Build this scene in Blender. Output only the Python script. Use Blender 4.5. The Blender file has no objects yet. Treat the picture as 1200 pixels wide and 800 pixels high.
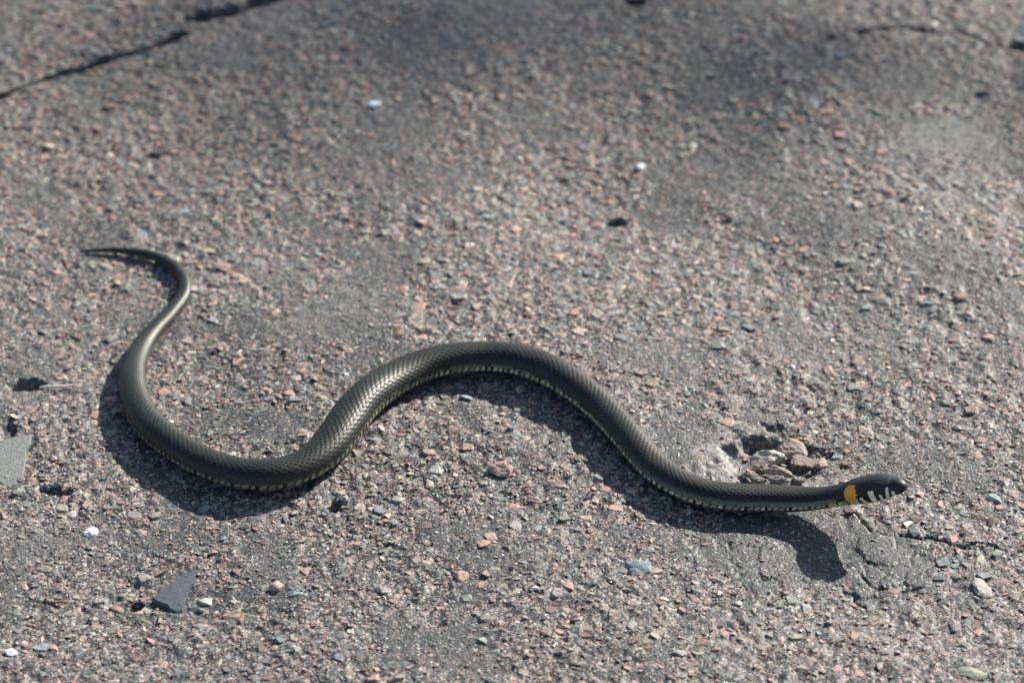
import bpy, bmesh, math, random
import numpy as np
from mathutils import Vector, Matrix

random.seed(11)
rng = np.random.default_rng(11)
scene = bpy.context.scene
C = scene.collection

# ------------------------------------------------------------------ camera
CAM_D, PITCH, FRAME_W = 2.6, math.radians(33.0), 0.62
SC, CC = math.sin(PITCH), math.cos(PITCH)
cam_loc = Vector((0, -CAM_D * CC, CAM_D * SC))
cam_data = bpy.data.cameras.new("camera")
cam = bpy.data.objects.new("camera", cam_data)
C.objects.link(cam)
cam.location = cam_loc
cam.rotation_euler = (math.pi / 2 - PITCH, 0, 0)
cam_data.sensor_width = 36
cam_data.lens = 36 * CAM_D / FRAME_W
cam_data.clip_start = 0.05
cam_data.clip_end = 500
cam_data.dof.use_dof = True
cam_data.dof.focus_distance = CAM_D - 0.165
cam_data.dof.aperture_fstop = 7.2
scene.camera = cam

# ------------------------------------------------------------------ sun and sky
SUN_EL = math.radians(29.5)
SUN_AZ = math.atan2(0.615, 0.69)            # angle from +Y (away from the camera) towards +X
sun_dir = Vector((math.sin(SUN_AZ) * math.cos(SUN_EL), math.cos(SUN_AZ) * math.cos(SUN_EL), math.sin(SUN_EL)))
sd = bpy.data.lights.new("sun", 'SUN')
sd.energy = 4.8
sd.angle = math.radians(0.55)
sd.color = (1.0, 0.945, 0.85)
sun = bpy.data.objects.new("sun", sd)
C.objects.link(sun)
sun.rotation_euler = (-sun_dir).to_track_quat('-Z', 'Y').to_euler()
sun.location = sun_dir * 5
world = bpy.data.worlds.new("World")
scene.world = world
world.use_nodes = True
wn = world.node_tree
sky = wn.nodes.new('ShaderNodeTexSky')
sky.sky_type = 'NISHITA'
sky.sun_disc = False
sky.sun_elevation = SUN_EL
sky.sun_rotation = SUN_AZ
wn.links.new(sky.outputs[0], wn.nodes['Background'].inputs[0])
wn.nodes['Background'].inputs[1].default_value = 0.072
scene.view_settings.view_transform = 'Standard'
scene.view_settings.look = 'None'
scene.view_settings.gamma = 1.0
scene.view_settings.exposure = 1.0
scene.render.engine = 'CYCLES'
scene.cycles.max_bounces = 6

# ------------------------------------------------------------------ measuring helpers
def world_at(u, v, z=0.0):
    """point of the place at height z seen at (u, v) of the 1200 x 800 photograph"""
    dx = (u - 600) / 1200 * FRAME_W / CAM_D
    dy = -(v - 400) / 1200 * FRAME_W / CAM_D
    d = Vector((dx, CC + dy * SC, -SC + dy * CC))
    t = (z - cam_loc.z) / d.z
    return cam_loc + d * t

def mm_per_px(v):
    p = world_at(600, v)
    depth = (p - cam_loc).dot(Vector((0, CC, -SC)))
    return depth * FRAME_W / CAM_D / 1200

_tab = [np.random.default_rng(100 + i).random((256, 256)) for i in range(8)]
def noise(x, y, size, seed=0):
    t = _tab[seed % 8]
    X = x / size + 17.3 * seed + 100.0
    Y = y / size + 9.1 * seed + 100.0
    xi = np.floor(X).astype(int); yi = np.floor(Y).astype(int)
    fx = X - xi; fy = Y - yi
    fx = fx * fx * (3 - 2 * fx); fy = fy * fy * (3 - 2 * fy)
    a = t[xi % 256, yi % 256]; b = t[(xi + 1) % 256, yi % 256]
    c = t[xi % 256, (yi + 1) % 256]; d = t[(xi + 1) % 256, (yi + 1) % 256]
    return (a * (1 - fx) + b * fx) * (1 - fy) + (c * (1 - fx) + d * fx) * fy - 0.5

def ell(x, y, u, v, ru, rv, wob=0.35, seed=3):
    """<1 inside an uneven ellipse given at its place on the ground; ru, rv are its half sizes as seen"""
    p = world_at(u, v); k = mm_per_px(v)
    el = math.atan2(cam_loc.z, p.y - cam_loc.y)
    rx = ru * k; ry = rv * k / math.sin(el)
    r = np.sqrt(((x - p.x) / rx) ** 2 + ((y - p.y) / ry) ** 2)
    w = max(rx, ry)
    return r * (1 + wob * noise(x, y, w * 0.45, seed) * 2 + wob * noise(x, y, w * 0.16, seed + 1))

def smooth(e0, e1, x):
    t = np.clip((x - e0) / (e1 - e0), 0, 1)
    return t * t * (3 - 2 * t)

def poly_dist(x, y, pts):
    best = np.full(x.shape, 9.0)
    for (a, b) in zip(pts[:-1], pts[1:]):
        ax, ay = a; bx, by = b
        ux, uy = bx - ax, by - ay
        t = np.clip(((x - ax) * ux + (y - ay) * uy) / (ux * ux + uy * uy), 0, 1)
        best = np.minimum(best, np.hypot(x - ax - t * ux, y - ay - t * uy))
    return best

# places of the asphalt's flaws: u, v, half width, half height (as seen), amount
SMOOTH = [(1105, 170, 58, 26, .95), (812, 515, 44, 34, .9), (1030, 655, 75, 42, .95), (925, 638, 125, 46, .95),
          (845, 432, 32, 14, .6), (1120, 318, 55, 26, .7), (885, 272, 34, 14, .7), (842, 531, 30, 26, .9), (590, 655, 50, 22, .5),
          (880, 190, 40, 50, .6), (430, 200, 60, 35, .45), (300, 30, 80, 30, .5), (620, 30, 90, 25, .5), (1030, 405, 30, 50, .5),
          (740, 640, 60, 30, .5), (860, 20, 60, 20, .6), (210, 690, 60, 24, .5)]
PITS = [(32, 448, 20, 8, .014), (887, 517, 20, 10, .006), (393, 592, 8, 7, .006), (722, 256, 13, 5, .008),
        (1008, 44, 10, 3, .004), (972, 52, 7, 3, .003), (1192, 52, 12, 4, .006), (176, 177, 10, 4, .004),
        (238, 21, 14, 7, .010), (1148, 115, 9, 4, .004), (10, 505, 10, 10, .003), (64, 572, 22, 5, .003),
        (160, 702, 9, 5, .004), (745, 8, 12, 5, .006)]
CRACKS = [([(-60, 130), (0, 108), (40, 92), (70, 84), (90, 80), (112, 72), (130, 67), (165, 60), (185, 52), (210, 42)], .0034, .014),
          ([(226, 23), (245, 22), (280, 14), (300, 5), (340, -8), (430, -45)], .0062, .02),
          ([(1055, 621), (1090, 625), (1120, 632), (1150, 631), (1172, 640), (1230, 640), (1300, 650)], .0007, .003),
          ([(1000, 42), (1060, 34), (1120, 36), (1150, 47), (1190, 56), (1260, 66)], .0010, .004),
          ([(985, 690), (1000, 697), (1012, 709)], .0008, .003), ([(1000, 590), (1022, 615), (1046, 622)], .0007, .002),
          ([(1010, 667), (1022, 683), (1045, 690), (1075, 686)], .0008, .003)]
CRACKS = [([tuple(world_at(u, v)[:2]) for u, v in p], w, d) for p, w, d in CRACKS]
_cp = np.random.default_rng(5)
_c = world_at(1005, 655)
CRUST = np.stack([_c.x + _cp.uniform(-.075, .06, 75), _c.y + _cp.uniform(-.05, .055, 75)], 1)

def smooth_mask(x, y):
    m = np.zeros(x.shape)
    for u, v, ru, rv, a in SMOOTH:
        m = np.maximum(m, a * (1 - smooth(.75, 1.15, ell(x, y, u, v, ru, rv))))
    n = noise(x, y, .055, 5) + .6 * noise(x, y, .024, 6) + .35 * noise(x, y, .011, 2)
    m = np.maximum(m, smooth(.10, .40, n) * .72)
    return m

def hollow_mask(x, y):
    m = np.zeros(x.shape)
    for u, v, ru, rv, d in PITS:
        m = np.maximum(m, 1 - smooth(.85, 1.2, ell(x, y, u, v, ru, rv)))
    for p, w, d in CRACKS:
        m = np.maximum(m, 1 - smooth(w, w * 2.0, poly_dist(x, y, p) + .0012 * noise(x, y, .004, 2)))
    return m

_r0 = world_at(990, 120)
RIDGE = (_r0.x, _r0.y, .93, .37)
def base_height(x, y):
    h = .0080 * noise(x, y, .21, 0) + .0042 * noise(x, y, .085, 1) + .0014 * noise(x, y, .035, 4)
    # far-right swell, put in to brighten its right slope and darken its left
    d = ((x - RIDGE[0]) * RIDGE[2] + (y - RIDGE[1]) * RIDGE[3])
    return h + .0100 * np.exp(-(d / .085) ** 2) * smooth(-.02, .10, y)

def full_height(x, y):
    h = base_height(x, y)
    sm = smooth_mask(x, y)
    rough = 1 - .85 * sm
    h += rough * (.0015 * noise(x, y, .009, 2) + .0014 * noise(x, y, .0045, 3) + .0007 * noise(x, y, .0022, 6)) + (.0005 * noise(x, y, .0055, 4) + .0004 * noise(x, y, .0028, 5)) * (.45 + .55 * rough) - .0002
    # the broken hollow behind the neck
    e = ell(x, y, 912, 533, 62, 30)
    h -= .0042 * (1 - smooth(.6, 1.05, e))
    for u, v, ru, rv, d in PITS:
        h -= d * (1 - smooth(.6, 1.15, ell(x, y, u, v, ru, rv, .22, 2)))
    wob = .0040 * noise(x, y, .016, 7) + .0030 * noise(x, y, .006, 5)
    for p, w, d in CRACKS:
        dist = poly_dist(x + wob, y + wob, p)
        ww = w * (1 + 1.2 * noise(x, y, .02, 3))
        h -= d * (1 - smooth(ww * .5, ww * 1.3, dist))
    # crusty tar plates below the head
    near = (np.abs(x - _c.x) < .09) & (np.abs(y - _c.y) < .07)
    if near.any():
        xx = x[near] + .004 * noise(x[near], y[near], .008, 1); yy = y[near] + .004 * noise(x[near], y[near], .008, 2)
        D = np.hypot(xx[:, None] - CRUST[None, :, 0], (yy[:, None] - CRUST[None, :, 1]))
        D2 = np.partition(D, 1, axis=1)[:, :2]
        idx = D.argmin(1)
        lift = np.random.default_rng(8).uniform(-.0009, .0011, len(CRUST))[idx]
        on = smooth(.35, .8, sm[near]) * smooth(-.12, .1, noise(x[near], y[near], .022, 4) + .05)
        h[near] += on * (lift - .0013 * (1 - smooth(.0, .0009, D2[:, 1] - D2[:, 0])))
    return h

# ------------------------------------------------------------------ materials
def new_mat(name):
    m = bpy.data.materials.new(name); m.use_nodes = True
    nt = m.node_tree
    return m, nt, nt.nodes['Principled BSDF']

def N(nt, kind, **kw):
    n = nt.nodes.new(kind)
    for k, v in kw.items():
        if k in ('operation', 'blend_type', 'data_type', 'feature', 'attribute_name', 'noise_dimensions', 'attribute_type', 'color_mode'):
            setattr(n, k, v)
    return n

def ramp(nt, stops, interp='LINEAR'):
    r = nt.nodes.new('ShaderNodeValToRGB')
    r.color_ramp.interpolation = interp
    els = r.color_ramp.elements
    els[0].position = stops[0][0]; els[0].color = (*stops[0][1], 1)
    els[1].position = stops[-1][0]; els[1].color = (*stops[-1][1], 1)
    for p, c in stops[1:-1]:
        e = els.new(p); e.color = (*c, 1)
    return r

def texcoord(nt):
    g = nt.nodes.new('ShaderNodeNewGeometry')
    return g.outputs['Position']

def noise_tex(nt, pos, scale, detail=3, rough=.6):
    t = nt.nodes.new('ShaderNodeTexNoise')
    t.inputs['Scale'].default_value = scale
    t.inputs['Detail'].default_value = detail
    t.inputs['Roughness'].default_value = rough
    nt.links.new(pos, t.inputs['Vector'])
    return t

def mix(nt, a, b, fac, mode='MIX'):
    m = nt.nodes.new('ShaderNodeMix'); m.data_type = 'RGBA'; m.blend_type = mode
    for val, sock in ((fac, m.inputs[0]), (a, m.inputs[6]), (b, m.inputs[7])):
        if isinstance(val, (int, float)): sock.default_value = val
        elif isinstance(val, tuple): sock.default_value = (*val, 1)
        else: nt.links.new(val, sock)
    return m.outputs[2]

PALETTE = [((.45, .25, .19), 17), ((.37, .21, .16), 12), ((.46, .32, .25), 13), ((.38, .33, .24), 18), ((.29, .275, .235), 14),
           ((.235, .255, .205), 10), ((.235, .275, .285), 8), ((.15, .16, .16), 7), ((.21, .13, .09), 4), ((.42, .24, .14), 1),
           ((.54, .51, .43), 5), ((.68, .70, .68), 1.6)]

def asphalt_material():
    m, nt, bs = new_mat("asphalt_mastic")
    L = nt.links
    pos = texcoord(nt)
    att = N(nt, 'ShaderNodeAttribute'); att.attribute_name = 'smoothness'
    n1 = noise_tex(nt, pos, 9, 4, .6)          # broad wear
    n2 = noise_tex(nt, pos, 380, 3, .65)       # grain
    base = ramp(nt, [(.32, (.026, .031, .036)), (.5, (.050, .055, .058)), (.7, (.090, .091, .086))])
    L.new(n1.outputs[0], base.inputs[0])
    grain = ramp(nt, [(.36, (.50, .50, .52)), (.5, (.92, .92, .92)), (.66, (1.55, 1.52, 1.45))])
    L.new(n2.outputs[0], grain.inputs[0])
    col = mix(nt, base.outputs[0], grain.outputs[0], 1.0, 'MULTIPLY')
    # sand grains: two sizes of cells with palette colours
    total = sum(w for _, w in PALETTE)
    for scale, amount in ((300, .60), (520, .5)):
        v = nt.nodes.new('ShaderNodeTexVoronoi'); v.inputs['Scale'].default_value = scale
        L.new(pos, v.inputs['Vector'])
        sep = nt.nodes.new('ShaderNodeSeparateColor'); L.new(v.outputs['Color'], sep.inputs[0])
        acc = 0; stops = []
        for c, w in PALETTE[:11]:
            stops.append((acc / total, tuple(x * .8 for x in c))); acc += w
        rp = ramp(nt, stops, 'CONSTANT'); L.new(sep.outputs[0], rp.inputs[0])
        # only some cells show a bare grain
        gt = N(nt, 'ShaderNodeMath', operation='GREATER_THAN'); L.new(sep.outputs[1], gt.inputs[0]); gt.inputs[1].default_value = 1 - amount
        edge = N(nt, 'ShaderNodeMath', operation='LESS_THAN'); L.new(v.outputs['Distance'], edge.inputs[0]); edge.inputs[1].default_value = .42
        f = N(nt, 'ShaderNodeMath', operation='MULTIPLY'); L.new(gt.outputs[0], f.inputs[0]); L.new(edge.outputs[0], f.inputs[1])
        inv = N(nt, 'ShaderNodeMath', operation='MULTIPLY_ADD'); L.new(att.outputs['Fac'], inv.inputs[0]); inv.inputs[1].default_value = -.75; inv.inputs[2].default_value = .85
        f2 = N(nt, 'ShaderNodeMath', operation='MULTIPLY'); L.new(f.outputs[0], f2.inputs[0]); L.new(inv.outputs[0], f2.inputs[1])
        col = mix(nt, col, rp.outputs[0], f2.outputs[0])
    sp = nt.nodes.new('ShaderNodeTexVoronoi'); sp.inputs['Scale'].default_value = 850; L.new(pos, sp.inputs['Vector'])
    ss = nt.nodes.new('ShaderNodeSeparateColor'); L.new(sp.outputs['Color'], ss.inputs[0])
    sg = N(nt, 'ShaderNodeMath', operation='GREATER_THAN'); L.new(ss.outputs[1], sg.inputs[0]); sg.inputs[1].default_value = .95
    sr = ramp(nt, [(0, (.20, .19, .175)), (.7, (.30, .28, .25)), (1, (.48, .48, .46))]); L.new(ss.outputs[0], sr.inputs[0])
    col = mix(nt, col, sr.outputs[0], sg.outputs[0])
    # pale dust in smooth places, plus brighter light painted over the right side
    dust_glare = N(nt, 'ShaderNodeAttribute'); dust_glare.attribute_name = 'dust_glare'
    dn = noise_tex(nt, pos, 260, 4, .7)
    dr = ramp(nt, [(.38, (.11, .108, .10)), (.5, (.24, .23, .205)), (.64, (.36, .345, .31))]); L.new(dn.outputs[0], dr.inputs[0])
    col = mix(nt, col, dr.outputs[0], dust_glare.outputs['Fac'])
    L.new(col, bs.inputs['Base Color'])
    rr = ramp(nt, [(.3, (.46,) * 3), (.7, (.78,) * 3)]); L.new(n2.outputs[0], rr.inputs[0])
    L.new(rr.outputs[0], bs.inputs['Roughness'])
    bs.inputs['Specular IOR Level'].default_value = .5
    b1 = nt.nodes.new('ShaderNodeBump'); b1.inputs['Strength'].default_value = .75; b1.inputs['Distance'].default_value = .0007
    L.new(n2.outputs[0], b1.inputs['Height'])
    v2 = nt.nodes.new('ShaderNodeTexVoronoi'); v2.inputs['Scale'].default_value = 640; L.new(pos, v2.inputs['Vector'])
    b2 = nt.nodes.new('ShaderNodeBump'); b2.inputs['Strength'].default_value = .6; b2.inputs['Distance'].default_value = .0005; b2.invert = True
    L.new(v2.outputs['Distance'], b2.inputs['Height']); L.new(b1.outputs[0], b2.inputs['Normal'])
    L.new(b2.outputs[0], bs.inputs['Normal'])
    return m

def stone_material(name, from_object, rough=.62, speck=.35, tar=True, relief=.0006):
    m, nt, bs = new_mat(name)
    L = nt.links
    pos = texcoord(nt)
    if from_object:
        oi = nt.nodes.new('ShaderNodeObjectInfo'); c0 = oi.outputs['Color']
    else:
        a = N(nt, 'ShaderNodeAttribute'); a.attribute_name = 'tint'; c0 = a.outputs['Color']
    n = noise_tex(nt, pos, 700, 4, .75)
    r = ramp(nt, [(.3, (1 - speck * 1.3,) * 3), (.5, (1, 1, 1)), (.72, (1 + speck * 1.4, 1 + speck * 1.35, 1 + speck * 1.25))])
    L.new(n.outputs[0], r.inputs[0])
    col = mix(nt, c0, r.outputs[0], 1.0, 'MULTIPLY')
    if tar:
        n3 = noise_tex(nt, pos, 240, 3, .6)
        tr = ramp(nt, [(.42, (.06,) * 3), (.62, (.72,) * 3)]); L.new(n3.outputs[0], tr.inputs[0])
        col = mix(nt, col, (.075, .074, .076), tr.outputs[0])
    L.new(col, bs.inputs['Base Color'])
    rr = ramp(nt, [(.3, (rough - .2,) * 3), (.7, (min(1, rough + .2),) * 3)]); L.new(n.outputs[0], rr.inputs[0])
    if not from_object:       # the few white grains are quartz and glint
        lum = nt.nodes.new('ShaderNodeSeparateColor'); L.new(c0, lum.inputs[0])
        gt = N(nt, 'ShaderNodeMath', operation='GREATER_THAN'); L.new(lum.outputs[2], gt.inputs[0]); gt.inputs[1].default_value = .40
        L.new(mix(nt, rr.outputs[0], (.13, .13, .13), gt.outputs[0]), bs.inputs['Roughness'])
    else:
        L.new(rr.outputs[0], bs.inputs['Roughness'])
    b = nt.nodes.new('ShaderNodeBump'); b.inputs['Strength'].default_value = .8; b.inputs['Distance'].default_value = relief
    L.new(n.outputs[0], b.inputs['Height']); L.new(b.outputs[0], bs.inputs['Normal'])
    return m

M_ASPHALT = asphalt_material()
M_GRIT = stone_material("embedded_grit", False)
M_STONE = stone_material("embedded_stone", True)
M_LOOSE = stone_material("loose_stone", True, rough=.75, speck=.42, tar=False)
M_SLATE = stone_material("slate", True, rough=.42, speck=.16, tar=False, relief=.00016)

def mesh_from(name, verts, faces_flat, loop_tot, smooth_shade=False):
    me = bpy.data.meshes.new(name)
    verts = np.asarray(verts, dtype=np.float32)
    faces_flat = np.asarray(faces_flat, dtype=np.int32)
    loop_tot = np.asarray(loop_tot, dtype=np.int32)
    me.vertices.add(len(verts)); me.vertices.foreach_set('co', verts.ravel())
    me.loops.add(len(faces_flat)); me.loops.foreach_set('vertex_index', faces_flat)
    me.polygons.add(len(loop_tot))
    starts = np.concatenate([[0], np.cumsum(loop_tot)[:-1]]).astype(np.int32)
    me.polygons.foreach_set('loop_start', starts)
    me.polygons.foreach_set('loop_total', loop_tot)
    me.polygons.foreach_set('use_smooth', np.full(len(loop_tot), smooth_shade, dtype=bool))
    me.update(calc_edges=True)
    return me

def link(name, me, mat=None, parent=None):
    o = bpy.data.objects.new(name, me); C.objects.link(o)
    if mat and not me.materials: me.materials.append(mat)
    if parent: o.parent = parent
    return o

# ------------------------------------------------------------------ asphalt ground, one sheet
def axis(lo, hi, step, far):
    inner = np.arange(lo, hi, step)
    out = []; s = step; p = hi
    while p < far:
        s *= 1.35; p += s; out.append(p)
    low = []; s = step; p = lo
    while p > -far:
        s *= 1.35; p -= s; low.append(p)
    return np.concatenate([np.array(low[::-1]), inner, np.array(out)])

ax = axis(-.375, .375, .00090, 60.0)
ay = axis(-.375, .475, .00120, 60.0)
GX, GY = np.meshgrid(ax, ay, indexing='ij')
fade = 1 - smooth(1.5, 4.0, np.hypot(GX, GY))
GZ = full_height(GX.ravel(), GY.ravel()).reshape(GX.shape)
GZ = GZ * fade
nx, ny = GX.shape
ii = np.arange((nx - 1) * (ny - 1)); ci = ii // (ny - 1); cj = ii % (ny - 1)
v0 = ci * ny + cj
quads = np.stack([v0, v0 + ny, v0 + ny + 1, v0 + 1], 1)
gme = mesh_from("asphalt_ground", np.stack([GX.ravel(), GY.ravel(), GZ.ravel()], 1), quads.ravel(), np.full(len(quads), 4), True)
sm = smooth_mask(GX.ravel(), GY.ravel())
at = gme.attributes.new('smoothness', 'FLOAT', 'POINT'); at.data.foreach_set('value', sm.astype(np.float32))
DUST_GLARE = [(1108, 170, 56, 24, .6), (842, 532, 26, 26, .65), (1150, 240, 90, 60, .35), (1080, 210, 150, 110, .22), (1120, 330, 120, 90, .18), (20, 455, 30, 14, .35), (1000, 560, 40, 14, .4), (945, 570, 36, 12, .4)]  # small patches are dust; wide right-hand ones also paint in the glancing light
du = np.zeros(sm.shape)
for u, v, ru, rv, a in DUST_GLARE:
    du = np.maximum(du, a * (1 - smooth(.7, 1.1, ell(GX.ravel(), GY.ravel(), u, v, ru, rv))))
at = gme.attributes.new('dust_glare', 'FLOAT', 'POINT'); at.data.foreach_set('value', du.astype(np.float32))
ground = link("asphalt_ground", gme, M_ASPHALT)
ground['kind'] = 'structure'
ground['label'] = 'weathered grey asphalt with exposed pink and beige stones, pits and cracks'

# ------------------------------------------------------------------ the tree towards the sun whose crown dapples the far asphalt
M_LEAF, _nt, _bs = new_mat("leaf")
_bs.inputs['Base Color'].default_value = (.06, .10, .03, 1); _bs.inputs['Roughness'].default_value = .5
M_BARK, _nt, _bs = new_mat("bark")
_n = noise_tex(_nt, texcoord(_nt), 14, 4, .7); _r = ramp(_nt, [(.35, (.06, .05, .04)), (.65, (.19, .165, .14))])
_nt.links.new(_n.outputs[0], _r.inputs[0]); _nt.links.new(_r.outputs[0], _bs.inputs['Base Color']); _bs.inputs['Roughness'].default_value = .9
TREE_T = 12.0
tree_r = np.random.default_rng(77)
sv = np.array(sun_dir[:])
side_v = np.array([sv[1], -sv[0], 0]); side_v /= np.linalg.norm(side_v)
# boughs: where they fall on the asphalt (as seen), spread (m), leaves
BOUGHS = [((330, -20), .10, 16), ((200, 60), .08, 3), ((500, 0), .09, 9), ((640, -30), .10, 8), ((380, 150), .07, 6), ((810, -25), .05, 10),
          ((870, 50), .03, 5), ((850, 150), .025, 3), ((120, 10), .08, 3), ((300, -150), .2, 70), ((540, -190), .2, 55), ((60, -90), .2, 25)]
lv, lf = [], []; bough_c = []
for (u, v), spread, cnt in BOUGHS:
    g = np.array(world_at(u, v)[:])
    tt = TREE_T + tree_r.uniform(-1.2, 1.2)
    bough_c.append(g + sv * tt)
    for k in range(cnt):
        c = g + sv * (tt + tree_r.normal(0, .35)) + side_v * tree_r.normal(0, spread * .8)
        up = np.cross(side_v, sv)
        c = c + up * tree_r.normal(0, spread * .55)
        a1 = tree_r.normal(size=3); a1 /= np.linalg.norm(a1)
        a2 = np.cross(a1, tree_r.normal(size=3)); a2 /= np.linalg.norm(a2)
        L_ = tree_r.uniform(.022, .042); W_ = L_ * .55
        b_ = len(lv)
        nn = np.cross(a1, a2) * L_ * .15
        lv += [c - a1 * L_, c - a2 * W_ + nn, c + a1 * L_, c + a2 * W_ + nn]
        lf += [[b_, b_ + 1, b_ + 2], [b_, b_ + 2, b_ + 3]]
crown_mid = np.mean(bough_c, axis=0)
base = np.array([crown_mid[0], crown_mid[1], 0]) + side_v * 2.1
tree = bpy.data.objects.new("tree", None); C.objects.link(tree); tree.location = base
tree['label'] = 'leafy tree standing outside the frame towards the sun, shading the far asphalt'
tree['category'] = 'tree'
def limb(name, p0, p1, r0, r1, sag=.25):
    bm = bmesh.new(); rings = []
    p0 = Vector(p0); p1 = Vector(p1); ax_ = (p1 - p0).normalized()
    s_ = ax_.cross(Vector((.3, .2, .9))).normalized(); w_ = s_.cross(ax_)
    for i in range(9):
        t = i / 8
        p = p0.lerp(p1, t) + Vector((0, 0, sag * math.sin(t * math.pi))) + Vector(tree_r.normal(size=3)) * .03
        r_ = r0 + (r1 - r0) * t
        rings.append([bm.verts.new(p + (s_ * math.cos(a) + w_ * math.sin(a)) * r_) for a in [2 * math.pi * k / 10 for k in range(10)]])
    for a, b in zip(rings[:-1], rings[1:]):
        for k in range(10): bm.faces.new((a[k], a[(k + 1) % 10], b[(k + 1) % 10], b[k])).smooth = True
    me = bpy.data.meshes.new(name); bm.to_mesh(me); bm.free()
    link(name, me, M_BARK, tree)
limb("trunk", (0, 0, -.2), (.15, .1, 6.4), .17, .07, 0)
fork = np.array([.1, .05, 4.6])
for bc in bough_c[::2]: limb("limb", fork, bc - base, .035, .006)
# the rest of the crown, on the trunk's own side
for k in range(2600):
    d = tree_r.normal(size=3) * np.array([.75, .75, .8])
    c = base + np.array([.1, .1, 5.9]) + side_v * .9 + d
    a1 = tree_r.normal(size=3); a1 /= np.linalg.norm(a1)
    a2 = np.cross(a1, tree_r.normal(size=3)); a2 /= np.linalg.norm(a2)
    b_ = len(lv); L_ = .045
    lv += [c - a1 * L_, c - a2 * L_ * .6, c + a1 * L_, c + a2 * L_ * .6]
    lf += [[b_, b_ + 1, b_ + 2], [b_, b_ + 2, b_ + 3]]
crown_me = mesh_from("crown", np.array(lv) - base, np.array(lf).ravel(), np.full(len(lf), 3))
crown = link("crown", crown_me, M_LEAF, tree); crown['kind'] = 'stuff'

# ------------------------------------------------------------------ stones bedded in the asphalt
def hull_template(n, flat, seed):
    r = np.random.default_rng(seed)
    bm = bmesh.new()
    for i in range(n):
        p = r.normal(size=3); p /= np.linalg.norm(p)
        p *= r.uniform(.82, 1.05)
        p[2] = max(-flat, min(flat * r.uniform(.88, 1.0), p[2] * 1.3))
        bm.verts.new(p)
    res = bmesh.ops.convex_hull(bm, input=bm.verts)
    dead = [g for g in res['geom_interior'] if isinstance(g, bmesh.types.BMVert)]
    if dead: bmesh.ops.delete(bm, geom=dead, context='VERTS')
    bmesh.ops.triangulate(bm, faces=bm.faces)
    bm.verts.ensure_lookup_table(); bm.verts.index_update()
    V = np.array([v.co[:] for v in bm.verts]); F = np.array([[v.index for v in f.verts] for f in bm.faces])
    bm.free()
    return V, F

SMALL_T = [hull_template(12, .45, 200 + i) for i in range(24)]
BIG_T = [hull_template(22, .45, 300 + i) for i in range(16)]

NST = 170000
X0, X1, Y0, Y1 = -.40, .40, -.40, .50
sx = rng.uniform(X0, X1, NST); sy = rng.uniform(Y0, Y1, NST)
size = np.clip(.00128 * np.exp(rng.normal(0, .55, NST)) + .0001, .0005, .0056)      # half length
msk = smooth_mask(sx, sy)
hol = hollow_mask(sx, sy)
clump = noise(sx, sy, .018, 3) + .6 * noise(sx, sy, .008, 7)
keep = (rng.random(NST) > msk * .93) & (hol < .25) & (rng.random(NST) < .85 + clump * 1.1)
keep &= ~((msk > .6) & (size > .0022))
# the body of the snake keeps its bed: handled below by the height it rests at
sx, sy, size = sx[keep], sy[keep], size[keep]
# bigger stones push nearby ones out
order = np.argsort(-size)
sx, sy, size = sx[order], sy[order], size[order]
grid = {}
ok = np.ones(len(sx), bool)
for i in range(len(sx)):
    s = size[i]; x = sx[i]; y = sy[i]
    cx, cy = int(x // .006), int(y // .006)
    bad = False
    for gx in (cx - 1, cx, cx + 1):
        for gy in (cy - 1, cy, cy + 1):
            for (px, py, ps) in grid.get((gx, gy), ()):
                if (px - x) ** 2 + (py - y) ** 2 < (.74 * (ps + s)) ** 2:
                    bad = True; break
            if bad: break
        if bad: break
    if bad: ok[i] = False
    else:
        if s > .0007: grid.setdefault((cx, cy), []).append((x, y, s))
sx, sy, size = sx[ok], sy[ok], size[ok]
n = len(sx)
sz = full_height(sx, sy)
weights = np.array([w for _, w in PALETTE], float); weights /= weights.sum()
pal = np.array([c for c, _ in PALETTE])
pick = rng.choice(len(pal), n, p=weights)
pick = np.where((pick == len(pal) - 1) & (size > .0015), 3, pick)
tint = pal[pick] * rng.uniform(.72, 1.22, (n, 1)) * rng.uniform(.95, 1.05, (n, 3))
rotz = rng.uniform(0, 2 * math.pi, n)
tx = rng.normal(0, .13, n); ty = rng.normal(0, .13, n)
elong = rng.uniform(.58, 1.0, n)
thick = rng.uniform(.5, .85, n)
proud = rng.uniform(.02, .40, n) * np.clip(.0016 / size, .45, 1.4)   # how far the top stands above the tar, in half lengths

in_frame = []
for i in range(min(n, 2500)):
    p = Vector((sx[i], sy[i], 0)) - cam_loc
    depth = p.dot(Vector((0, CC, -SC)))
    uu = 600 + p.x / depth * CAM_D / FRAME_W * 1200
    vv = 400 - p.dot(Vector((0, SC, CC))) / depth * CAM_D / FRAME_W * 1200
    if 8 < uu < 1192 and 8 < vv < 792: in_frame.append((size[i] / depth, i))
in_frame.sort(reverse=True)
single = [i for _, i in in_frame[:300]]

def place_matrix(i):
    s = size[i]
    R = Matrix.Rotation(tx[i] * .7, 4, 'X') @ Matrix.Rotation(ty[i] * .7, 4, 'Y') @ Matrix.Rotation(rotz[i], 4, 'Z')
    zt = sz[i] + s * (proud[i] - .45 * thick[i]) + .0001
    return Matrix.Translation((sx[i], sy[i], zt)) @ R @ Matrix.Diagonal((s, s * elong[i], s * thick[i], 1))

big_meshes = []
for V, F in BIG_T:
    big_meshes.append(mesh_from("aggregate_stone", V, F.ravel(), np.full(len(F), 3)))
    big_meshes[-1].materials.append(M_STONE)
STONES = []
def build_single_stones():
    for k, i in enumerate(single):
        if covered[i]: continue
        o = bpy.data.objects.new("aggregate_stone", big_meshes[k % len(big_meshes)])
        C.objects.link(o); o.parent = ground
        o.matrix_basis = place_matrix(i)
        o.color = (*tint[i], 1)

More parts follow.
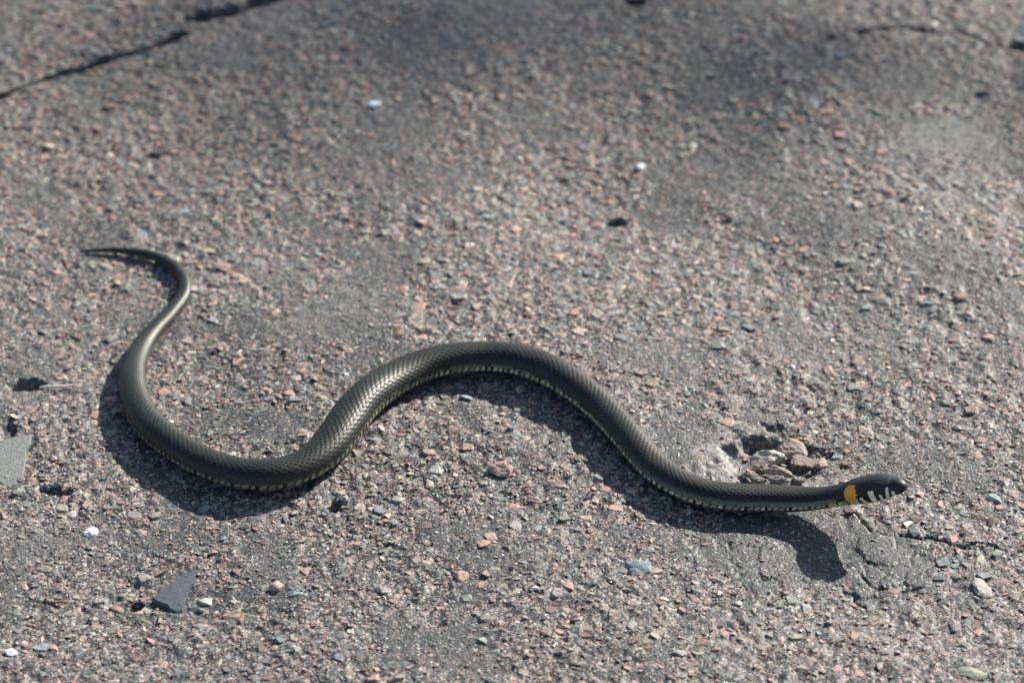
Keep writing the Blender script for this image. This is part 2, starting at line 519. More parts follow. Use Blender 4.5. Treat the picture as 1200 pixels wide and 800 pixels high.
def build_grit():
    rest = ~covered; rest[single] = False
    idx = np.nonzero(rest)[0]
    which = rng.integers(0, len(SMALL_T), len(idx))
    Vs, Fs, Cs = [], [], []; off = 0
    for t, (V, F) in enumerate(SMALL_T):
        ids = idx[which == t]
        if not len(ids): continue
        P = V[None] * np.stack([size[ids], size[ids] * elong[ids], size[ids] * thick[ids]], 1)[:, None, :]
        c, s = np.cos(rotz[ids])[:, None], np.sin(rotz[ids])[:, None]
        x = P[..., 0] * c - P[..., 1] * s; y = P[..., 0] * s + P[..., 1] * c; z = P[..., 2]
        z = z + x * tx[ids][:, None] + y * ty[ids][:, None]
        z = z + (sz[ids] + size[ids] * (proud[ids] - .45 * thick[ids]) + .0001)[:, None]
        x = x + sx[ids][:, None]; y = y + sy[ids][:, None]
        Vs.append(np.stack([x, y, z], 2).reshape(-1, 3))
        Fs.append((F[None] + (np.arange(len(ids)) * len(V))[:, None, None] + off).reshape(-1, 3))
        Cs.append(np.repeat(tint[ids], len(V), axis=0))
        off += len(ids) * len(V)
    V = np.concatenate(Vs); F = np.concatenate(Fs); Cc = np.concatenate(Cs)
    me = mesh_from("stone_grit", V, F.ravel(), np.full(len(F), 3))
    a = me.attributes.new('tint', 'FLOAT_COLOR', 'POINT')
    a.data.foreach_set('color', np.concatenate([Cc, np.ones((len(Cc), 1))], 1).astype(np.float32).ravel())
    o = link("stone_grit", me, M_GRIT, ground)
    o['kind'] = 'stuff'
    print("grit stones", len(idx), "tris", len(F))

# ------------------------------------------------------------------ the snake
# image place of the body's axis (u, v), apparent half width, extra height of the axis above resting (mm)
PATH = [(93, 294.5, .8, 0), (110, 293.5, 1.8, 0), (130, 293, 2.8, 0), (150, 294, 3.8, 0), (170, 297, 4.8, 0), (188, 302.5, 5.6, 0), (203, 311, 6.2, 0),
        (214, 323, 6.6, 0), (218.5, 336, 6.9, 0), (214, 350, 7.6, 0), (203, 364, 8.6, 0), (189, 379, 9.6, 0), (175, 394, 10.6, 0), (164, 411, 12.4, 0), (157, 430, 14, 0),
        (155.5, 449, 15.4, 0), (159, 470, 16.6, 0), (168, 489, 17.4, 0), (183, 506, 17.8, 0), (210, 526, 17.7, 0), (237, 541, 17.4, 0), (266, 552, 17.5, 0),
        (301, 558.5, 18, 0), (339, 554, 18.4, 0), (370, 539, 19.6, 0), (393, 515, 21.6, 0), (410, 490, 22.6, 0), (428, 469, 22.0, 0), (447, 454, 20.8, 0), (467, 442, 19.6, 0),
        (499, 428, 18.6, 0), (534, 421, 17.8, 0), (568, 419, 17.4, 0), (600, 421, 17.9, 0), (626, 427.5, 18.5, 0), (652, 439, 18.8, 0),
        (677, 455, 18.6, 0), (698, 472, 18.1, 0), (719, 493, 17.8, 0), (745, 523, 17.6, 0), (771, 551, 16.9, 0), (804, 572, 16.0, 0), (836, 581, 15.9, 0),
        (866, 584, 15.8, 0), (900, 584, 15.6, .3), (932, 585, 14.4, 1.8), (958, 585.0, 12.6, 4.6), (975, 582.8, 12.0, 7.4), (988, 580, 12.3, 9.8),
        (996, 577.5, 13.4, 11.2), (1004, 575.3, 15.0, 12.8), (1013, 573.8, 16.0, 15.0), (1022, 572.3, 16.0, 17.4), (1031, 570.8, 15.2, 19.8), (1037, 570.0, 14.2, 21.4),
        (1042, 569.5, 13.0, 22.8), (1046, 569.2, 11.8, 24.0), (1050, 569.0, 10.4, 25.4), (1053.5, 568.9, 9.5, 26.4), (1056, 568.8, 8.2, 27.2), (1057.8, 568.8, 5.6, 27.9), (1058.4, 568.8, 1.8, 28.7)]

def catmull(P, per=24):
    P = np.array(P, float)
    Pp = np.vstack([2 * P[0] - P[1], P, 2 * P[-1] - P[-2]])
    out = []
    for i in range(1, len(Pp) - 2):
        p0, p1, p2, p3 = Pp[i - 1:i + 3]
        for k in range(per):
            t = k / per
            out.append(.5 * ((2 * p1) + (-p0 + p2) * t + (2 * p0 - 5 * p1 + 4 * p2 - p3) * t * t + (-p0 + 3 * p1 - 3 * p2 + p3) * t ** 3))
    out.append(P[-1])
    return np.array(out)

dense = catmull(PATH)
pts, aa, bb, UU = [], [], [], []
ang = np.arctan2(-np.gradient(dense[:, 1]) / SC, np.gradient(dense[:, 0]))
for k, (u, v, hw, ez) in enumerate(dense):
    a = hw * mm_per_px(v) / (.885 + .115 * abs(math.sin(ang[k])) ** 2)
    flat = .86 if u < 985 else .86 + .05 * min(1, (u - 985) / 20)
    b = a * flat
    p = world_at(u, v, b)
    g = float(base_height(np.array([p.x]), np.array([p.y]))[0])
    z = b * .93 + g + ez * .001 + .0006
    p = world_at(u, v, z)
    pts.append(p[:]); aa.append(a); bb.append(b); UU.append(u)
pts = np.array(pts); aa = np.array(aa); bb = np.array(bb); UU = np.array(UU)
def arclen(p): return np.concatenate([[0], np.cumsum(np.linalg.norm(np.diff(p, axis=0), axis=1))])
S = arclen(pts)
total_len = S[-1]
# even fine steps, smoothed a little on the body
fine = np.arange(0, total_len, .0005)
def rs(arr, s): return np.interp(s, S, arr)
def gsm(a, r):
    k = np.exp(-.5 * (np.arange(-3 * r, 3 * r + 1) / r) ** 2); k /= k.sum()
    pad = np.concatenate([2 * a[0] - a[3 * r:0:-1], a, 2 * a[-1] - a[-2:-3 * r - 2:-1]])
    return np.convolve(pad, k, 'valid')
body_p = np.stack([rs(pts[:, i], fine) for i in range(3)], 1)
fu = rs(UU, fine)
headw = smooth(0, 1, (fine - (total_len - .045)) / .012)[:, None]
sm_p = np.stack([gsm(body_p[:, i], 14) for i in range(3)], 1)
body_p = sm_p * (1 - headw) + body_p * headw
fa = rs(aa, fine); fa = gsm(fa, 12) * (1 - headw[:, 0]) + fa * headw[:, 0]
fb = rs(bb, fine); fb = gsm(fb, 12) * (1 - headw[:, 0]) + fb * headw[:, 0]
print("snake length", total_len)

# ring stations: 0.6 mm along the body, 0.3 mm on the head
st = list(np.arange(.0004, total_len - .036, .00062)) + list(np.arange(total_len - .036, total_len - .003, .00032)) + list(total_len - .003 * np.cos(np.linspace(0, math.pi / 2, 12))[:] * 1.0)
st = np.array(st)
st[-12:] = total_len - .003 * (1 - np.sin(np.linspace(0, math.pi / 2, 12)))
st = np.clip(st, 0, total_len - 1e-5)
PX = np.stack([np.interp(st, fine, body_p[:, i]) for i in range(3)], 1)
T = np.stack([np.interp(st, fine, np.gradient(body_p[:, i], fine)) for i in range(3)], 1)
T /= np.linalg.norm(T, axis=1)[:, None]
A = np.interp(st, fine, fa); B = np.interp(st, fine, fb); UR = np.interp(st, fine, fu)
up0 = np.array([0, 0, 1.])
SIDE = np.cross(T, up0); SIDE /= np.linalg.norm(SIDE, axis=1)[:, None]      # to the snake's right: towards the camera at the head
UP = np.cross(SIDE, T)

# angles round the body, finer on the scaled back
th = np.concatenate([np.linspace(-88, 88, 134, endpoint=False), np.linspace(88, 272, 38, endpoint=False)])
nth = len(th)
thr = np.radians(th)
TH = np.where(th > 180, th - 360, th)
absT = np.abs(TH)[None, :].repeat(len(st), 0)
sgnT = np.sign(TH)[None, :].repeat(len(st), 0)
# scale coordinates
plen = .00455 * (np.interp(fine, fine, fa) / .0118) ** .55
plen = np.clip(plen, .0013, .006)
pc = np.concatenate([[0], np.cumsum(.0005 / plen[:-1])])
P = np.interp(st, fine, pc)
ROWS = 19
tail_f = smooth(.02, .14, st)
q = TH / (176 / ROWS)
Pg = P[:, None].repeat(nth, 1); Qg = q[None, :].repeat(len(st), 0)
H = np.full(Pg.shape, -1.0); RR = np.ones(Pg.shape); UUs = np.zeros(Pg.shape); ID = np.zeros(Pg.shape)
for dp in (-1, 0, 1):
    for par in (0, 1):
        # centres at (i, even) and (i + .5, odd)
        qc = 2 * np.round((Qg - par) / 2) + par
        pcn = np.round(Pg - .5 * par) + .5 * par + dp
        for dq in ((0,) if dp == 0 else (0,)):
            uu = -(Pg - pcn) / .92            # towards the tail +
            vv = (Qg - qc) / 1.12
            r = np.abs(uu) ** 1.7 + np.abs(vv) ** 1.7
            hh = np.where(r < 1, .55 + .45 * uu - .25 * vv ** 2 + .16 * np.exp(-(vv / .16) ** 2), -1)
            idn = np.sin(pcn * 12.9898 + qc * 78.233) * 43758.5453
            idn = idn - np.floor(idn)
            better = hh > H
            RR = np.where(better, r, RR); UUs = np.where(better, uu, UUs); H = np.where(better, hh, H); ID = np.where(better, idn, ID)
H = np.clip(H, -.12, 1.2)
dors = 1 - smooth(84, 89, absT)
fr = Pg - np.floor(Pg)                          # ventral plates overlap towards the tail
plate = (1 - fr)
vent = smooth(84, 88, absT)
amp = (.00065 * np.clip(A / .0118, .35, 1.1))[:, None]
U2_ = UR[:, None].repeat(nth, 1)
headness = smooth(984, 1000, UR)[:, None].repeat(nth, 1)
disp = (H * dors + (plate * .7 - .35) * vent * 1.0) * amp * (1 - .85 * smooth(1000, 1015, U2_))
# head plates: shallow seams
U2 = UR[:, None].repeat(nth, 1)
def seam(d, w): return np.exp(-(d / w) ** 2)
g = seam(absT, 3) * ((U2 > 1011) & (U2 < 1026))
g = np.maximum(g, seam(U2 - 1012 + absT * .05, .55) * (absT < 40))
g = np.maximum(g, seam(U2 - 1026 - absT * .03, .5) * (absT < 62))
g = np.maximum(g, seam(absT - 24, 3) * ((U2 > 1026) & (U2 < 1040)))
g = np.maximum(g, seam(absT - 52, 3) * ((U2 > 1010) & (U2 < 1050)))
g = np.maximum(g, .5 * seam(U2 - 1040, .5) * (absT < 55))
g = np.maximum(g, seam(absT - 104 + (U2 - 1030) * .25, 3.0) * (U2 > 1006) * 1.6)   # mouth line
for c in (1016, 1021, 1026, 1031, 1036, 1041, 1046, 1051):
    g = np.maximum(g, seam(U2 - c, .5) * ((absT > 78) & (absT < 104)))
disp = disp - headness * g * .00016
# brow ridge above each eye, cheeks behind
brow = np.exp(-((U2 - 1037) / 5.5) ** 2 - ((absT - 48) / 14) ** 2) * .0004
cheek = np.exp(-((U2 - 1016) / 9) ** 2 - ((absT - 92) / 24) ** 2) * .0009
loreal = np.exp(-((U2 - 1046) / 5) ** 2 - ((absT - 78) / 16) ** 2) * 0
disp = disp + headness * (brow + cheek + loreal)
# cross-section: rounded above, flatter below with a soft edge
cs = np.cos(thr)[None, :]; sn = np.sin(thr)[None, :]
ex = 2.25
rad = (np.abs(sn) ** ex + np.abs(cs) ** ex) ** (-1 / ex)
Aw = A[:, None] * np.ones((1, nth)); Bw = B[:, None] * np.where(cs < 0, .93, 1.0)
# head top is flatter
Bw = Bw * (1 - .08 * headness * (cs > 0))
ca = Aw * sn * rad + disp * sn
cb = Bw * cs * rad + disp * cs
wob = 1 + .035 * (noise(st, st * 0, .035, 1) + .6 * noise(st, st * 0, .014, 2))[:, None] * 2 * (1 - headness)
ca *= wob; cb *= (2 - wob)
VV = PX[:, None, :] + SIDE[:, None, :] * ca[..., None] + UP[:, None, :] * cb[..., None]
nr = len(st)
verts = np.concatenate([VV.reshape(-1, 3), [PX[0] - T[0] * .0006], [PX[-1] + T[-1] * .0002]])
i0 = (np.arange(nr - 1)[:, None] * nth + np.arange(nth)[None, :])
i1 = (np.arange(nr - 1)[:, None] * nth + (np.arange(nth)[None, :] + 1) % nth)
qd = np.stack([i0, i1, i1 + nth, i0 + nth], 2).reshape(-1, 4)[:, ::-1]
capA = np.stack([np.full(nth, nr * nth), np.arange(nth), (np.arange(nth) + 1) % nth], 1)
b0 = (nr - 1) * nth
capB = np.stack([np.full(nth, nr * nth + 1), b0 + (np.arange(nth) + 1) % nth, b0 + np.arange(nth)], 1)
flat = np.concatenate([qd.ravel(), capA.ravel(), capB.ravel()])
tot = np.concatenate([np.full(len(qd), 4), np.full(2 * nth, 3)])
sme = mesh_from("snake_body", verts, flat, tot, True)
print("snake quads", len(qd))

# skin colours (what the skin itself is, scale by scale)
col = np.zeros((nr, nth, 3))
back = np.array([.0120, .0150, .0112])
col[:] = back
col *= (.62 + .76 * ID)[..., None]
fleck = (ID > .90) & (absT > 38) & (absT < 80)
col[fleck] *= .35
lat = smooth(45, 84, absT)[..., None]
col = col * (1 - lat) + np.array([.019, .024, .019]) * (.8 + .4 * ID)[..., None] * lat
edge_dark = 1 - .72 * smooth(.62, .93, RR) * smooth(-.35, .3, UUs) - .45 * (1 - smooth(.1, .45, H))
col *= np.clip(edge_dark, .15, 1)[..., None] * np.ones(3) * dors[..., None] + (1 - dors[..., None])
fwd = smooth(.25, .75, st / total_len)[:, None]          # pale flank marks strengthen towards the head
neck = smooth(.72, .95, st / total_len)[:, None]
# lowest scale rows on the neck turn pale grey green
lowrow = smooth(58, 72, absT) * (1 - smooth(86, 88, absT)) * smooth(.02, .3, H)
tone = np.array([.16, .20, .165])
k = (lowrow * neck * .85)[..., None]
ed3 = np.clip(edge_dark * 1.15, .12, 1.1)[..., None]
col = col * (1 - k) + tone * ed3 * k
lowrow2 = smooth(74, 80, absT) * (1 - smooth(86, 88, absT)) * smooth(.1, .4, H)
k = (lowrow2 * fwd * (.15 + .85 * (ID > .45)))[..., None] * .55
col = col * (1 - k) + np.array([.30, .32, .23]) * ed3 * k
# ventral plates: cream ends with dark gaps and every few plates a black bar
pid = np.floor(Pg)
hv = np.sin(pid * 91.7 + (TH > 0)[None, :] * 13.1) * 4375.85; hv = hv - np.floor(hv)
cream = np.abs((fr - .5 + (absT - 98) * .012) / .40) ** 1.7 + np.abs((absT - 98) / 11.5) ** 3 < 1
plate_c = np.where((cream)[..., None], np.array([.60, .58, .40]) * (.42 + .75 * hv * (.6 + .8 * ((pid % 3) > 0)))[..., None].clip(0, 1.1), np.array([.02, .02, .02]))
dull = np.array([.13, .13, .095])
plate_c = np.where(cream[..., None], (dull + (plate_c - dull) * (.1 + .9 * fwd)[..., None]), plate_c)
barp = (hv > .55) & (absT < 112)
plate_c = np.where((barp & (fr > .66))[..., None], np.array([.02, .02, .02]), plate_c)
bely = smooth(108, 112, absT)[..., None]
plate_c = plate_c * (1 - bely) + np.where((hv > .4)[..., None], np.array([.03, .033, .036]), np.array([.11, .12, .10])) * bely
tailf = smooth(.12, .26, st / total_len)[:, None, None]
plate_c = plate_c * tailf + np.array([.045, .045, .035]) * (1 - tailf)
v3 = smooth(86, 88, absT)[..., None]
col = col * (1 - v3) + plate_c * v3
# head and nape
hb = smooth(976, 986, U2 - (absT - 60) * .05)[..., None]
black = np.array([.010, .011, .013])
head_c = np.where((absT < 64)[..., None], np.array([.014, .016, .020]), black)
wig = .8 * np.sin(absT * .35) + .6 * np.sin(absT * .83 + 1)
patch = (U2 > 994.5 + wig + ((absT - 75) / 44) ** 2 * 3) & (U2 < 1013.5 + wig - ((absT - 75) / 44) ** 2 * 3 - np.maximum(0, absT - 84) * .08) & (absT > 33) & (absT < 140)
orange = np.array([1.0, .42, .055])
yellow = np.array([.62, .56, .30])
head_c = np.where(patch[..., None], orange * (1 - .15 * (absT > 96)[..., None]) * np.clip(.72 + .28 * edge_dark + .12 * (ID - .5), .45, 1)[..., None], head_c)
rear_cream = (U2 >= 1005 + wig) & (U2 < 1012.6) & (absT > 96) & ~patch
head_c = np.where(rear_cream[..., None], np.array([.50, .52, .34]), head_c)
def bar(u0, u1, a0, slant=0.0):
    c = U2 - (absT - 90) * slant
    return (c > u0) & (c < u1) & (absT > a0)
for (u0, u1, a0, sl) in ((1015.5, 1018.5, 92, .05), (1024.3, 1029.8, 66, .0), (1033.3, 1036, 92, .03), (1041.3, 1044.8, 58, -.03), (1048.5, 1051.5, 88, 0.0)):
    head_c = np.where(bar(u0, u1, a0, sl)[..., None], np.array([.82, .82, .60]), head_c)
throat = (absT > 128) & (U2 > 1006)
head_c = np.where(throat[..., None], np.array([.55, .56, .42]), head_c)
nose = (U2 > 1056.6) & (absT > 60) & (absT < 110)
head_c = np.where(nose[..., None], np.array([.045, .030, .02]), head_c)
headmask = hb * (1 - ((absT > 88) & (U2 < 992))[..., None] * .85)
col = col * (1 - headmask) + head_c * headmask
yel = ((U2 > 972) & (U2 < 994) & (absT > 88) & (absT < 140))[..., None]
col = np.where(yel & (~barp[..., None]), np.array([.46, .40, .17]), col)
colv = np.concatenate([col.reshape(-1, 3), [[.03, .03, .03]], [[.04, .028, .02]]])
a = sme.attributes.new('skin', 'FLOAT_COLOR', 'POINT')
a.data.foreach_set('color', np.concatenate([colv, np.ones((len(colv), 1))], 1).astype(np.float32).ravel())

M_SKIN, nt, bs = new_mat("snake_skin")
at = N(nt, 'ShaderNodeAttribute'); at.attribute_name = 'skin'
pos = texcoord(nt)
n1 = noise_tex(nt, pos, 900, 3, .6)
r1 = ramp(nt, [(.3, (.78,) * 3), (.7, (1.22,) * 3)]); nt.links.new(n1.outputs[0], r1.inputs[0])
nt.links.new(mix(nt, at.outputs['Color'], r1.outputs[0], 1.0, 'MULTIPLY'), bs.inputs['Base Color'])
bs.inputs['Roughness'].default_value = .46
bs.inputs['Specular IOR Level'].default_value = .42
bs.inputs['Specular Tint'].default_value = (1.0, .99, .93, 1)
bp = nt.nodes.new('ShaderNodeBump'); bp.inputs['Strength'].default_value = .3; bp.inputs['Distance'].default_value = .0002
nt.links.new(n1.outputs[0], bp.inputs['Height']); nt.links.new(bp.outputs[0], bs.inputs['Normal'])

snake = bpy.data.objects.new("grass_snake", None); C.objects.link(snake)
snake.empty_display_size = .02
snake['label'] = 'dark olive grass snake with orange collar patch, winding across the asphalt'
snake['category'] = 'snake'
body = link("body", sme, M_SKIN, snake)

# eyes
M_EYE, nt, bs = new_mat("snake_eye")
bs.inputs['Base Color'].default_value = (.012, .010, .009, 1); bs.inputs['Roughness'].default_value = .08
M_IRIS, nt, bs = new_mat("snake_iris")
bs.inputs['Base Color'].default_value = (.07, .035, .012, 1); bs.inputs['Roughness'].default_value = .2
ri = int(np.argmin(np.abs(UR - 1036.3)))
for sgn in (1, -1):
    t0 = math.radians(76)
    c = Vector(PX[ri]) + Vector(SIDE[ri]) * float(A[ri]) * math.sin(t0) * sgn * .97 + Vector(UP[ri]) * float(B[ri]) * math.cos(t0) * 1.0
    out = (Vector(SIDE[ri]) * sgn + Vector(UP[ri]) * .25).normalized()
    bm = bmesh.new(); bmesh.ops.create_uvsphere(bm, u_segments=20, v_segments=12, radius=.0020)
    for f in bm.faces: f.smooth = True
    me = bpy.data.meshes.new("eye"); bm.to_mesh(me); bm.free()
    e = link("eye", me, M_EYE, snake); e.location = c - out * .0005
    bm = bmesh.new()
    seg = 24
    ring = []
    for k in range(seg):
        an = 2 * math.pi * k / seg
        ring.append([bm.verts.new((r * math.cos(an), r * math.sin(an), z)) for r, z in ((.00105, .00128), (.00142, .00092))])
    for k in range(seg):
        f = bm.faces.new((ring[k][0], ring[k][1], ring[(k + 1) % seg][1], ring[(k + 1) % seg][0])); f.smooth = True
    me = bpy.data.meshes.new("iris"); bm.to_mesh(me); bm.free()
    ir = link("iris", me, M_IRIS, e)
    ir.rotation_euler = out.to_track_quat('Z', 'Y').to_euler()

# ------------------------------------------------------------------ stones in the hollow and loose pieces
def rock_mesh(name, seed, dims, planes=14, sub=4, rough=.075, mat=M_LOOSE):
    r = np.random.default_rng(seed)
    bm = bmesh.new(); bmesh.ops.create_icosphere(bm, subdivisions=sub, radius=1)
    nrm = r.normal(size=(planes, 3)); nrm /= np.linalg.norm(nrm, axis=1)[:, None]
    dd = r.uniform(.55, .95, planes)
    tab = r.normal(size=(6, 3)) * 4; ph = r.uniform(0, 6, 6)
    tab2 = r.normal(size=(6, 3)) * 13
    for v in bm.verts:
        p = np.array(v.co[:])
        dots = nrm @ p
        lim = min([1.0] + [float(dd[i] / dots[i]) for i in range(planes) if dots[i] > .05])
        p = p * lim
        p = p * (1 + rough * sum(math.sin(float(tab[i] @ p) * (1 + i * .8) + ph[i]) / (1 + i * .5) for i in range(6)) * .6 + .012 * sum(math.sin(float(tab2[i] @ p) + ph[i]) for i in range(6)))
        v.co = p * np.array(dims) * (1.0 if max(dims) > .006 else .88)
    me = bpy.data.meshes.new(name); bm.to_mesh(me); bm.free()
    me.materials.append(mat)
    return me

def ground_z(x, y): return float(full_height(np.array([x]), np.array([y]))[0])

def loose(name, label, cat, u, v, me, color, z_lift=0.0, rot=(0, 0, 0), group=None):
    p = world_at(u, v, 0); z = ground_z(p.x, p.y)
    p = world_at(u, v, z + z_lift)
    o = bpy.data.objects.new(name, me); C.objects.link(o)
    o.location = (p.x, p.y, z + z_lift)
    o.rotation_euler = [math.radians(a) for a in rot]
    o.color = (*color, 1)
    o['label'] = label; o['category'] = cat
    if group: o['group'] = group
    return o

def shard_mesh(name, outline, thick, seed, mat):
    """flat angular chip: outline in mm on the ground, real thickness, slightly domed and chipped"""
    r = np.random.default_rng(seed)
    bm = bmesh.new()
    n = len(outline); rings = []
    cx = sum(p[0] for p in outline) / n; cy = sum(p[1] for p in outline) / n
    fine_o = []
    for i in range(n):
        a, b = outline[i], outline[(i + 1) % n]
        for k in range(5):
            t = k / 5
            j = 0 if k == 0 else r.normal(0, .42)
            fine_o.append((a[0] + (b[0] - a[0]) * t + j, a[1] + (b[1] - a[1]) * t + j * .8))
    for f, z in ((.98, -thick), (1.0, -.1 * thick), (.97, .35 * thick), (.93, .5 * thick)):
        rings.append([bm.verts.new(((cx + (x - cx) * f) * .001, (cy + (y - cy) * f) * .001, (z + r.normal(0, .03)) * .001)) for x, y in fine_o])
    m = len(fine_o)
    for a, b in zip(rings[:-1], rings[1:]):
        for k in range(m):
            bm.faces.new((a[k], a[(k + 1) % m], b[(k + 1) % m], b[k]))
    top = bm.verts.new((cx * .001, cy * .001, .56 * thick * .001))
    for k in range(m): bm.faces.new((rings[-1][k], rings[-1][(k + 1) % m], top))
    bm.faces.new(rings[0][::-1])
    bmesh.ops.recalc_face_normals(bm, faces=bm.faces)
    me = bpy.data.meshes.new(name); bm.to_mesh(me); bm.free(); me.materials.append(mat)
    return me

mm = .001
loose("broken_stone", "pale cream broken stone with a pointed top, lying in the hollow behind the snake's neck", "stone", 899, 540,
      rock_mesh("broken_stone", 21, (12.5 * mm, 11 * mm, 6.5 * mm)), (.40, .36, .30), .001, (12, -8, 20))
loose("ridged_stone", "large pinkish brown rounded stone at the right rear of the hollow behind the neck", "stone", 932, 528,
      rock_mesh("ridged_stone", 22, (13 * mm, 9 * mm, 6.5 * mm), 18), (.31, .245, .205), .002, (0, 14, -38))
loose("brown_stone", "smaller brown stone wedged right of the cream stone in the hollow", "stone", 939, 545,
      rock_mesh("brown_stone", 23, (9.5 * mm, 7 * mm, 6 * mm), 16), (.16, .12, .10), .001, (8, 10, 30))
loose("thin_slab", "thin tan slab with a ragged edge in front of the cream stone in the hollow", "stone", 905, 551,
      rock_mesh("thin_slab", 24, (13 * mm, 3.6 * mm, 3.0 * mm), 12, 4, .14), (.33, .27, .22), .0025, (0, 6, -10))
loose("stone_flake", "long grey curled flake lying just behind the snake's neck", "stone", 886, 560,
      rock_mesh("stone_flake", 25, (9 * mm, 2.2 * mm, 2.2 * mm), 12, 4, .16), (.27, .25, .23), .002, (0, 8, -24))
loose("stone_flake", "short grey flake between the curled flake and the dark flake behind the neck", "stone", 912, 562,
      rock_mesh("stone_flake", 26, (7 * mm, 2.6 * mm, 2.4 * mm), 12, 4, .14), (.24, .23, .22), .002, (0, -4, -6))
loose("stone_flake", "small dark flake at the front right rim of the hollow, behind the neck", "stone", 933, 564,
      rock_mesh("stone_flake", 27, (5.5 * mm, 3.2 * mm, 3 * mm), 12, 4, .12), (.12, .11, .11), .0015, (0, 0, 15))
loose("rim_chip", "little tan chip at the right end of the hollow, beside the pinkish brown stone", "stone", 962, 543,
      rock_mesh("rim_chip", 28, (5 * mm, 4 * mm, 3 * mm), 12, 3, .1), (.36, .30, .25), .001, (0, 0, 30))

def outline_px(u0, v0, pts):
    c = world_at(u0, v0)
    return [((world_at(u, v) - c).x * 1000, (world_at(u, v) - c).y * 1000) for u, v in pts]
loose("slate_shard", "dark blue grey pointed slate shard lying flat at lower left", "stone shard", 207, 692,
      shard_mesh("slate_shard", outline_px(207, 692, [(237, 665), (222, 690), (214, 717), (206, 717), (178, 704), (184, 698), (200, 686), (215, 673)]), 2.6, 5, M_SLATE),
      (.050, .060, .076), .0016, (3, 7, 0))
loose("flat_shard", "flat pale grey stone shard at the left edge, below the dark hole", "stone shard", 14, 540,
      shard_mesh("flat_shard", outline_px(14, 540, [(37, 512), (30, 540), (24, 566), (8, 569), (-14, 560), (-16, 536), (2, 520), (18, 515)]), 2.4, 6, M_LOOSE),
      (.17, .18, .17), .0012, (5, 3, 0))
loose("white_chip", "bright white angular stone chip near the left edge, above the slate shard", "stone chip", 106, 623,
      rock_mesh("white_chip", 31, (5.2 * mm, 5.4 * mm, 1.8 * mm), 10, 3), (.58, .60, .62), .0006, (8, -4, 20))
loose("white_chip", "small white chip below the bottom left of the slate shard, near the left edge", "stone chip", 13, 764,
      rock_mesh("white_chip", 32, (4 * mm, 4.6 * mm, 1.6 * mm), 10, 3), (.56, .60, .62), .0006, (0, 8, 60))
loose("white_chip", "flat white chip among the blurred stones at upper left of centre", "stone chip", 439, 122,
      rock_mesh("white_chip", 33, (5.2 * mm, 4 * mm, 1.6 * mm), 10, 3), (.70, .74, .78), .0008, (0, 0, 25))
loose("white_chip", "white pebble right of centre near the top, above the small black pit", "stone chip", 750, 195,
      rock_mesh("white_chip", 34, (3.6 * mm, 4.8 * mm, 2.2 * mm), 10, 3), (.70, .72, .72), .001, (0, 0, 5))
loose("blue_grey_pebble", "smooth blue grey pebble in front of the snake's middle, lower centre", "pebble", 747, 665,
      rock_mesh("blue_grey_pebble", 35, (9 * mm, 8 * mm, 3.0 * mm), 12, 3), (.23, .26, .28), .0002, (0, 0, 10))
loose("pink_pebble", "flat pink granite pebble just below the middle of the snake's arch", "pebble", 588, 550,
      rock_mesh("pink_pebble", 36, (8 * mm, 7 * mm, 4 * mm), 12, 3), (.42, .27, .23), .0002, (0, 0, 15))
loose("salmon_chip", "bright salmon pink chip with dark speck in the lower middle", "stone chip", 541, 675,
      rock_mesh("salmon_chip", 37, (4.6 * mm, 5.6 * mm, 2.6 * mm), 10, 3), (.56, .33, .26), .0008, (0, 0, 0))
loose("round_pebble", "rounded tan pebble right of the slate shard, lower left", "pebble", 325, 688,
      rock_mesh("round_pebble", 38, (5.8 * mm, 6.0 * mm, 3.4 * mm), 12, 3, .03), (.36, .27, .22), .0008, (0, 0, 0))
loose("olive_stone", "flat olive grey stone at the bottom right edge", "stone", 1138, 788,
      rock_mesh("olive_stone", 39, (10 * mm, 6 * mm, 2.2 * mm), 12, 3), (.27, .27, .20), .0004, (0, 0, -10))
loose("beige_stone", "pale beige stone embedded below the short crack at right", "stone", 1150, 690,
      rock_mesh("beige_stone", 40, (6.5 * mm, 9 * mm, 3.0 * mm), 12, 3), (.36, .33, .28), .0003, (0, 0, 10))

# pale sliver beside the hole, brown scrap, ring
def strip(name, pts_mm, r0, mat, color):
    bm = bmesh.new(); rings = []
    pts3 = [Vector(p) * .001 for p in pts_mm]
    for i, p in enumerate(pts3):
        t = (pts3[min(i + 1, len(pts3) - 1)] - pts3[max(i - 1, 0)]).normalized()
        s = t.cross(Vector((0, 0, 1))).normalized(); w = s.cross(t)
        rr = r0 * (.55 + .45 * math.sin(math.pi * (i + .5) / len(pts3))) * .001
        rings.append([bm.verts.new(p + s * rr * math.cos(a) + w * rr * .6 * math.sin(a)) for a in [2 * math.pi * k / 8 for k in range(8)]])
    for a, b in zip(rings[:-1], rings[1:]):
        for k in range(8): bm.faces.new((a[k], a[(k + 1) % 8], b[(k + 1) % 8], b[k]))
    bm.faces.new(rings[0][::-1]); bm.faces.new(rings[-1])
    bmesh.ops.recalc_face_normals(bm, faces=bm.faces)
    me = bpy.data.meshes.new(name); bm.to_mesh(me); bm.free(); me.materials.append(mat)
    return me
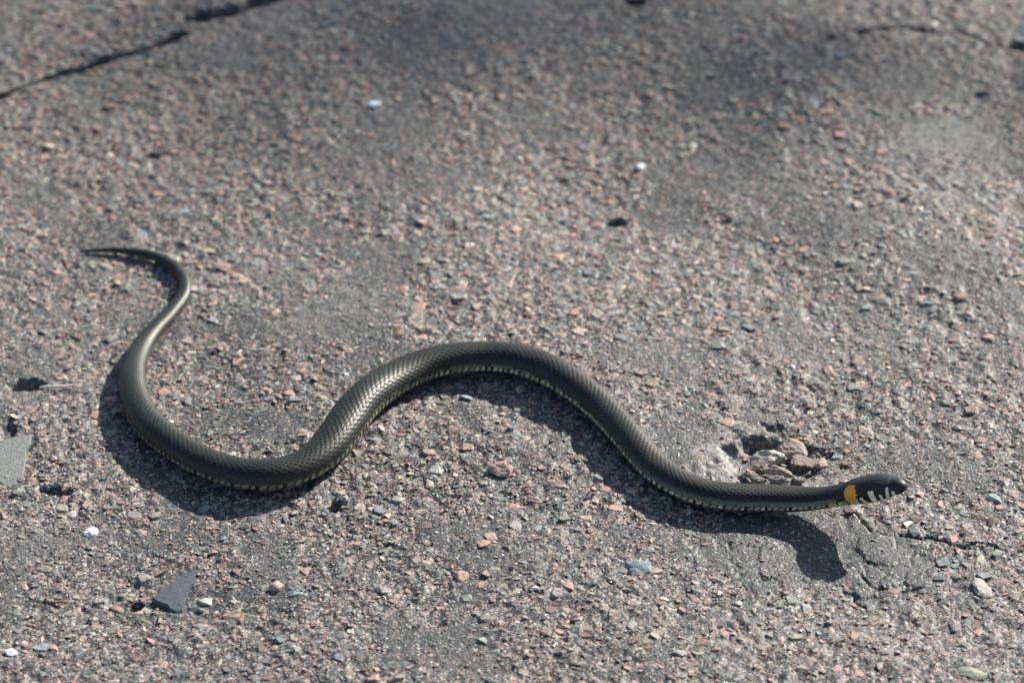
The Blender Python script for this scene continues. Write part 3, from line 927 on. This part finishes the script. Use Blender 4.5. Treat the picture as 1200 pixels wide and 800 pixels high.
loose("wood_sliver", "thin pale sliver lying right of the dark hole at left", "sliver", 62, 454,
      strip("wood_sliver", [(-8, 0, 0), (-4, .6, .4), (0, .5, .6), (4, .9, .4), (8, 1.3, .2), (12, 2.6, .2)], 1.1, M_LOOSE, None), (.45, .42, .38), .0012)
loose("dry_scrap", "small curled brown dry plant scrap near the lower left corner", "plant scrap", 66, 705,
      strip("dry_scrap", [(-5, 4, .5), (-5.6, 1.5, 1), (-4.5, -.8, 1), (-1, -1.2, .8), (3, -.6, .8), (7, -1, .4)], 1.2, M_LOOSE, None), (.13, .10, .045), .001)
bm = bmesh.new(); rings = []
for k in range(28):
    a = 2 * math.pi * k / 28
    c = Vector((math.cos(a) * 5.6, math.sin(a) * 6.2, .3 * math.sin(2 * a))) * .001
    o_ = Vector((math.cos(a), math.sin(a), 0))
    w_ = (.8 + .35 * math.sin(3 * a + 1)) * .001
    rings.append([bm.verts.new(c + o_ * w_ * math.cos(b) + Vector((0, 0, 1)) * w_ * .7 * math.sin(b)) for b in [2 * math.pi * j / 7 for j in range(7)]])
for k in range(28):
    a, b = rings[k], rings[(k + 1) % 28]
    for j in range(7): bm.faces.new((a[j], b[j], b[(j + 1) % 7], a[(j + 1) % 7])).smooth = True
bmesh.ops.recalc_face_normals(bm, faces=bm.faces)
me = bpy.data.meshes.new("shell_ring"); bm.to_mesh(me); bm.free(); me.materials.append(M_LOOSE)
loose("shell_ring", "small pale ring shaped mark of shell near the bottom right corner", "ring", 1149, 750, me, (.30, .32, .33), .0001)

# ------------------------------------------------------------------ last: the bedded stones
bed = np.array([(o.location.x, o.location.y, .6 * max((Vector(v.co).xy.length for v in o.data.vertices))) for o in C.objects
                if o.get('category') in ('stone', 'stone shard', 'stone chip', 'pebble')])
covered = np.zeros(n, bool)
for a_, b_, r_ in bed: covered |= (sx - a_) ** 2 + (sy - b_) ** 2 < r_ ** 2
shx = PX[::8, 0]; shy = PX[::8, 1]; shr = A[::8]
for k in range(len(shx)):
    covered |= ((sx - shx[k]) ** 2 + (sy - shy[k]) ** 2 < (shr[k] * 1.02) ** 2) & (size > .0013) & (PX[::8, 2][k] < .02)
build_single_stones()
build_grit()
